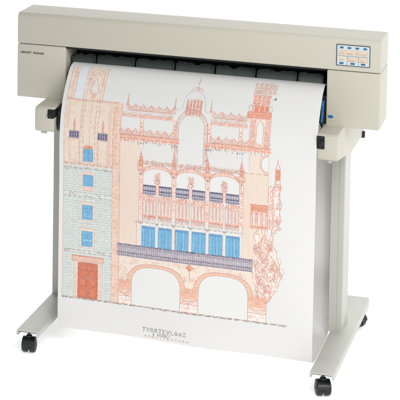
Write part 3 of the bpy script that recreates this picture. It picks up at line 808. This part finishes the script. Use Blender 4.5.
for x in (.229, .243, .259, .273):
    k.fill(x-.0045, .909, x+.0045, .948, ic(247, 196, 172), F2); k.line([(x-.0045, .909), (x-.0045, .948)], .0011, RED); k.line([(x+.0045, .909), (x+.0045, .948)], .0011, RLINE); 
    for v in (.917, .929, .941): k.dot(x, v, .0034, RED)
k.fill(.2475, .912, .2545, .944, WHT, F3)
k.line([(.219, .948), (.282, .948)], .0016, RED); k.line([(.219, .954), (.282, .954)], .0011, RLINE)
for x in (.2235, .2415, .2575, .2735, .2905):
    k.line([(x, .954), (x, 1.000)], .0012, RLINE); k.line([(x+.004, .954), (x+.004, .998)], .0010, BRN, dash=3)
for i in range(4):
    for v in (.968, .986): k.arc(.2335+.0163*i, v, .0060, .0075, 200, 520, .0012, RLINE if v < .98 else OR, 10)
k.dot(.296, .938, .0050, GREY); k.line([(.286, .930), (.298, .945)], .0014, RLINE)
for i in range(8): k.arc(.228+.0088*i, .764, .0035, .008, 0, 180, .0012, RED, 8)
# wall right of the turret base
k.band(lambda x: .718-.028*math.sqrt(max(0, 1-((x-.2915)/.025)**2)), lambda x: .718+.028*math.sqrt(max(0, 1-((x-.2915)/.025)**2)), .2665, .2915, WHT, F3, 14)
k.arc(.2915, .718, .025, .028, 90, 270, .0016, RLINE, 18); k.arc(.2915, .718, .030, .033, 95, 265, .0009, RSOFT, 18)
k.line([(.2915, .59), (.2915, .748)], .0011, RSOFT); k.line([(.228, .690), (.228, .745)], .0010, RSOFT)
k.line([(.205, .683), (.292, .683)], .0012, RLINE, dash=4)
k.fill(.234, .558, .291, .578, ic(242, 168, 124), F2); k.line([(.232, .579), (.293, .579)], .0022, RED); k.line([(.234, .558), (.291, .558)], .0012, RLINE)
for i in range(10): k.arc(.237+.0055*i, .568, .0022, .006, 0, 360, .0009, RLINE, 8)
for i in range(4):
    x = .238+.0165*i
    k.fill(x-.0042, .507, x+.0042, .556, ic(246, 196, 176), F2); k.line([(x-.0042, .507), (x-.0042, .556)], .0011, RLINE); k.line([(x+.0042, .507), (x+.0042, .556)], .0011, RLINE); k.dot(x, .549, .0032, RED)
for i in range(3): k.fill(.2430+.0165*i, .512, .2500+.0165*i, .548, WHT, F3)
k.line([(.233, .505), (.292, .505)], .0030, RED); k.line([(.233, .499), (.292, .499)], .0010, RLINE)
# small pier with pinnacle
k.fill(.3155, .668, .3300, .705, OR, F2); k.line([(.315, .650), (.315, .706), (.3225, .728), (.330, .706), (.330, .650)], .0013, RED); k.line([(.3225, .725), (.3225, .737)], .0013, RED)
k.fill(.3165, .655, .3290, .668, ic(250, 226, 214), F3); k.rect(.3125, .646, .3325, .655, .0010, RLINE)
k.line([(.295, .645), (.338, .645)], .0011, RLINE)
for x in (.298, .308, .330): k.line([(x, .500), (x, .644)], .0010, RLINE, fade=.5)
rr = random.Random(11)
def swirl(x, v, r, c, turns=1.4):
    n = 20; a0 = rr.uniform(0, 360); s = rr.choice((-1, 1)); pts = []
    for i in range(n+1):
        t = i/n; rad = r*(1-.8*t); a = R(a0+s*360*turns*t); pts.append((x+rad*math.cos(a), v+rad*math.sin(a)*1.1))
    k.line(pts, .0010, c, fade=.45)
for i in range(26): swirl(.296+rr.random()*.036, .505+rr.random()*.135, .004+rr.random()*.007, rr.choice((RLINE, RSOFT, RSOFT, OR)))
# great scrolling ornament beside the arcade
EP = [(.245, .290), (.262, .300), (.285, .318), (.315, .332), (.345, .341), (.372, .337), (.395, .329), (.415, .327), (.435, .318), (.455, .308), (.475, .309), (.495, .318), (.51, .326)]
def edge(v):
    for (a, x0), (b, x1) in zip(EP, EP[1:]):
        if a <= v <= b: return x0+(x1-x0)*(v-a)/(b-a)+.0022*math.sin(v*150)
    return EP[0][1] if v < EP[0][0] else EP[-1][1]
def ledge(v): return .2460 if v > .30 else .246+(.30-v)*.5
for i in range(40):
    v = .258+.0055*i; a = ledge(v); b = edge(v)
    k.fill(a, v, b, v+.0055, ic(246, 236, 228) if i % 2 else ic(245, 234, 226), F1)
for i in range(60):
    v = .268+rr.random()*.205; a, b = ledge(v), edge(v)
    x = a+(b-a)*rr.random(); swirl(x, v, .005+rr.random()*.010, rr.choice((RLINE, RLINE, RSOFT, RSOFT, OR)), rr.uniform(.5, 1.3))
# long flowing scroll bands
for n_, (u0, c) in enumerate(((.98, RLINE), (.86, RSOFT), (.80, RLINE), (.62, RLINE), (.54, RSOFT), (.36, RLINE), (.30, RSOFT), (.14, RLINE), (.05, RSOFT))):
    pts = []
    for i in range(60):
        v = .250+.0044*i; a, b = ledge(v), edge(v)
        u = u0+(.10*math.sin(v*62+n_*1.9)+.05*math.sin(v*140+n_) if n_ > 1 else 0)
        pts.append((a+(b-a)*max(0, min(1, u)), v))
    k.line(pts, .0013 if c is RLINE else .0010, c, fade=.4)
for cx_, cv_, q in ((.262, .430, .015), (.286, .405, .018), (.270, .370, .016), (.304, .350, .020), (.275, .325, .014), (.318, .375, .012), (.296, .300, .012), (.300, .440, .011)):
    for f_ in (1, .78, .5): k.arc(cx_, cv_, q*f_, q*f_*1.15, rr.uniform(0, 180), rr.uniform(420, 520)-120, .0012, RLINE if f_ != .78 else RSOFT, 18)
    k.scrib(cx_-q, cv_-q, cx_+q, cv_+q, 16, [RSOFT, RLINE, OR], .003)
for i in range(60):
    v = .262+rr.random()*.22; a, b = ledge(v), edge(v); x = a+(b-a)*rr.random()
    k.line([(x, v), (x+rr.uniform(-.008, .008), v+rr.uniform(.003, .010))], .0016, rr.choice((RLINE, RSOFT, OR)), fade=.5)
for i in range(40):
    v = .5+.0037*i; x = .331+.004*math.sin(v*120)+.003*math.sin(v*47)
    k.line([(x, v), (.331+.004*math.sin((v+.0037)*120)+.003*math.sin((v+.0037)*47), v+.0037)], .0013, RLINE)
# fine broken pen work over the carved parts
PK = [RLINE, RSOFT, RSOFT, OR, PINK]
for a, b in ((-.197, -.034), (.098, .213)): k.scrib(a, .848, b, .868, 46, PK, .004)
for a, b in ((-.213, -.010), (.074, .296)):
    k.scrib(a, .756, b, .786, 90, PK, .004); k.scrib(a, .745, b, .756, 26, [BRN, RLINE, GREY], .0025)
for a, b in ((-.212, -.036), (.090, .214)): k.scrib(a, .830, b, .846, 40, PK, .003)
k.scrib(P[0]-.012, .672, P[3]+.012, .690, 190, PK, .0035)
for x in P:
    k.scrib(x-.009, .640, x+.009, .700, 34, PK, .0032); k.scrib(x-.006, .50, x+.006, .64, 40, PK, .003)
for a, b in zip(P, P[1:]):
    c = (a+b)/2
    k.scrib(c-.012, .608, c+.012, .648, 34, PK, .0035)
    for i in range(44):
        t = R(random.uniform(8, 172)); rx = (b-a)/2-random.uniform(.002, .009)
        k.arc(c+rx*math.cos(t), .646+.026*math.sin(t), .0026, .0026, random.uniform(0, 180), random.uniform(240, 420), .0008, random.choice(PK), 6, fade=.5)
for a, b in half:
    k.scrib(a, .548, b, .572, 36, PK, .0034); k.scrib(a, .486, b, .504, 26, PK, .0030); k.hatch(a, .504, b, .560, 16, RSOFT)
k.scrib(.2245, .772, .2425, .864, 40, PK, .004); k.scrib(.2725, .772, .2915, .864, 40, PK, .004)
k.scrib(.212, .866, .290, .890, 60, [RED, RLINE, OR], .0035); k.scrib(.224, .888, .280, .948, 70, [RED, RLINE, OR, RSOFT], .0040)
k.scrib(.223, .954, .290, 1.000, 40, PK, .0050)
k.scrib(.2235, .770, .2925, .784, 40, PK, .004)
k.scrib(cx-.030, .852, cx+.030, .912, 60, [RED, RLINE, OR, RSOFT], .0045)
for s_ in (-1, 1): k.scrib(cx+s_*.0515-.006, .70, cx+s_*.0515+.006, .83, 40, PK, .0035)
k.scrib(.233, .558, .292, .580, 46, [OR, RED, RLINE], .0035); k.scrib(.233, .500, .292, .556, 36, PK, .0030)
k.fill(.2925, .492, .331, .645, ic(248, 237, 229), F1); k.line([(.2925, .49), (.2925, .645)], .0012, RLINE)
k.scrib(.296, .490, .332, .645, 70, PK, .0045); k.scrib(.314, .648, .331, .715, 26, [OR, RED, RSOFT], .0040)
k.scrib(-.238, .19, -.216, .87, 150, [RSOFT, PINK, OR], .0040)
k.scrib(-.214, .326, .29, .350, 120, [RSOFT, PINK], .0040)
for x0, x1 in ((-.214, -.168), (.0015, .0635), (.2305, .292)): k.scrib(x0, .186, x1, .318, 60, [RSOFT, PINK, OR, RLINE], .0045)
k.scrib(-.219, .353, .243, .392, 260, [PURD, PURP, WHT, PINK, NAVY], .0030)
k.hatch(-.213, .395, -.150, .752, 9, PINK, .0005); k.hatch(.210, .395, .232, .68, 4, PINK, .0005)
k.hatch(.232, .59, .290, .68, 7, PINK, .0005)
# ground line
k.line([(T0, .1850), (.360, .1850)], .0016, BRN, dash=5); k.line([(T0, .1825), (.360, .1825)], .0011, GREY, dash=4)
for i in range(70):
    x = T0+rr.random()*.77; k.line([(x, .1810+rr.uniform(-.001, .001)), (x+.004+rr.random()*.006, .1810)], .0010, rr.choice((GREY, BRN)))
k.done('printed_facade')

# --- caption -----------------------------------------------------------------
GL = {'T': [[(.5, 0), (.5, 1)], [(0, .86), (0, 1), (1, 1), (1, .86)]], 'V': [[(0, 1), (.5, 0), (1, 1)]], 'R': [[(.08, 0), (.08, 1), (.7, 1), (.9, .78), (.7, .52), (.08, .52)], [(.5, .52), (1, 0)]],
      'E': [[(1, .14), (1, 0), (.08, 0), (.08, 1), (.95, 1), (.95, .86)], [(.08, .52), (.7, .52)]], 'I': [[(.5, 0), (.5, 1)]], 'O': [[(.5, 0), (.12, .2), (0, .5), (.12, .8), (.5, 1), (.88, .8), (1, .5), (.88, .2), (.5, 0)]],
      'A': [[(0, 0), (.5, 1), (1, 0)], [(.2, .36), (.8, .36)]], 'Z': [[(0, .84), (0, 1), (1, 1), (0, 0), (1, 0), (1, .16)]], 'L': [[(.08, 1), (.08, 0), (1, 0), (1, .2)]], 'B': [[(.08, 0), (.08, 1), (.7, 1), (.85, .78), (.7, .54), (.08, .54)], [(.7, .54), (.95, .28), (.75, 0), (.08, 0)]],
      'S': [[(.95, .82), (.7, 1), (.3, 1), (.05, .78), (.3, .55), (.7, .48), (.95, .25), (.7, 0), (.3, 0), (.05, .2)]], 'C': [[(1, .8), (.75, 1), (.3, 1), (0, .6), (0, .35), (.3, 0), (.75, 0), (1, .2)]], 'Q': [[(.5, 0), (.12, .2), (0, .5), (.12, .8), (.5, 1), (.88, .8), (1, .5), (.88, .2), (.5, 0)], [(.55, .3), (1.1, -.15)]],
      '&': [[(1, 0), (.2, .75), (.4, 1), (.65, .8), (.1, .3), (.35, 0), (.7, .1), (1, .45)]]}
def caption(s, xc, v, h, w, col, pen, serif=True, gap=.36):
    k = Ink(); n = len(s); cw = w/(n-gap*.5)
    for i, ch in enumerate(s):
        if ch == ' ': continue
        x0 = xc-w/2+cw*i; gw = cw*(1-gap)*(.35 if ch == 'I' else 1); ox = (cw*(1-gap)-gw)/2
        dv = random.uniform(-.03, .03)*h
        for st in GL[ch]:
            pts = [(x0+ox+gw*a, v+dv+h*b) for a, b in st]
            for o_ in (0, pen*.35): k.line([(a+o_, b) for a, b in pts], pen, col, jit=.00025, fade=.35)
            if serif:
                for (a, b) in (pts[0], pts[-1]):
                    if abs(b-v-dv) < h*.05 or abs(b-v-dv-h) < h*.05: k.line([(a-cw*.13, b), (a+cw*.13, b)], pen*.8, col, jit=.0002, fade=.4)
    k.done('caption')
caption('TVRRTEVLOAZ', -.0505, .1005, .0125, .152, ic(92, 88, 92), .0013)
caption('& ASSOCI', -.0600, .0890, .0085, .062, ic(112, 106, 108), .0011)
caption('ARQVITECTVRA', -.0430, .0800, .0058, .156, ic(206, 140, 116), .0010, False, .5)

# ------------------------------------------------------------------ light
w = bpy.data.worlds.new('World'); bpy.context.scene.world = w; w.use_nodes = True
nt = w.node_tree; N = nt.nodes; L = nt.links; bgn = N['Background']
bgn.inputs['Color'].default_value = (.95, .985, 1.03, 1)
# added environment glow, brightest towards the front right, imitating a large softbox
tc = N.new('ShaderNodeTexCoord'); dp = N.new('ShaderNodeVectorMath'); dp.operation = 'DOT_PRODUCT'
dp.inputs[1].default_value = Vector((.62, -.74, .42)).normalized()
L.new(tc.outputs['Generated'], dp.inputs[0])
mr = N.new('ShaderNodeMapRange'); mr.inputs['From Min'].default_value = 0; mr.inputs['From Max'].default_value = 1
mr.inputs['To Min'].default_value = .06; mr.inputs['To Max'].default_value = .74
L.new(dp.outputs['Value'], mr.inputs['Value']); L.new(mr.outputs['Result'], bgn.inputs['Strength'])
def area(name, loc, target, sx, sy, power, col):
    l = bpy.data.lights.new(name, 'AREA'); l.shape = 'RECTANGLE'; l.size = sx; l.size_y = sy; l.energy = power; l.color = col
    o = bpy.data.objects.new(name, l); C.objects.link(o); o.location = loc
    o.rotation_euler = (Vector(target)-Vector(loc)).to_track_quat('-Z', 'Y').to_euler()
area('key_softbox', (1.75, -2.15, 1.75), (.5, 0, .75), .9, 1.2, 17, (1, .98, .95))
area('fill_softbox', (-1.6, -4.2, 2.6), (0, 0, .6), 2.4, 2.0, 1, (.93, .99, 1))
area('overhead_softbox', (1.2, -2.7, 3.2), (.1, 0, .8), 1.6, 1.2, 62, (1, .99, .96))

# ------------------------------------------------------------------ camera
cam = bpy.data.cameras.new('camera'); co = bpy.data.objects.new('camera', cam); C.objects.link(co)
Rx = Vector((.93522522, .3539904, .00667793)); Uy = Vector((-.03490342, .07341082, .99669083)); Fz = Vector((-.35232875, .93236348, -.08101113))
m = Matrix((Rx, Uy, -Fz)).transposed().to_4x4(); m.translation = Vector((1.4242, -5.9337, 2.3626)); co.matrix_world = m
cam.sensor_width = 36; cam.lens = 1816.2*36/400
cam.shift_x = 232.12/400; cam.shift_y = -393.56/400
cam.clip_start = .1; cam.clip_end = 100
sc = bpy.context.scene; sc.camera = co
sc.view_settings.view_transform = 'Standard'; sc.view_settings.look = 'None'; sc.view_settings.exposure = 0
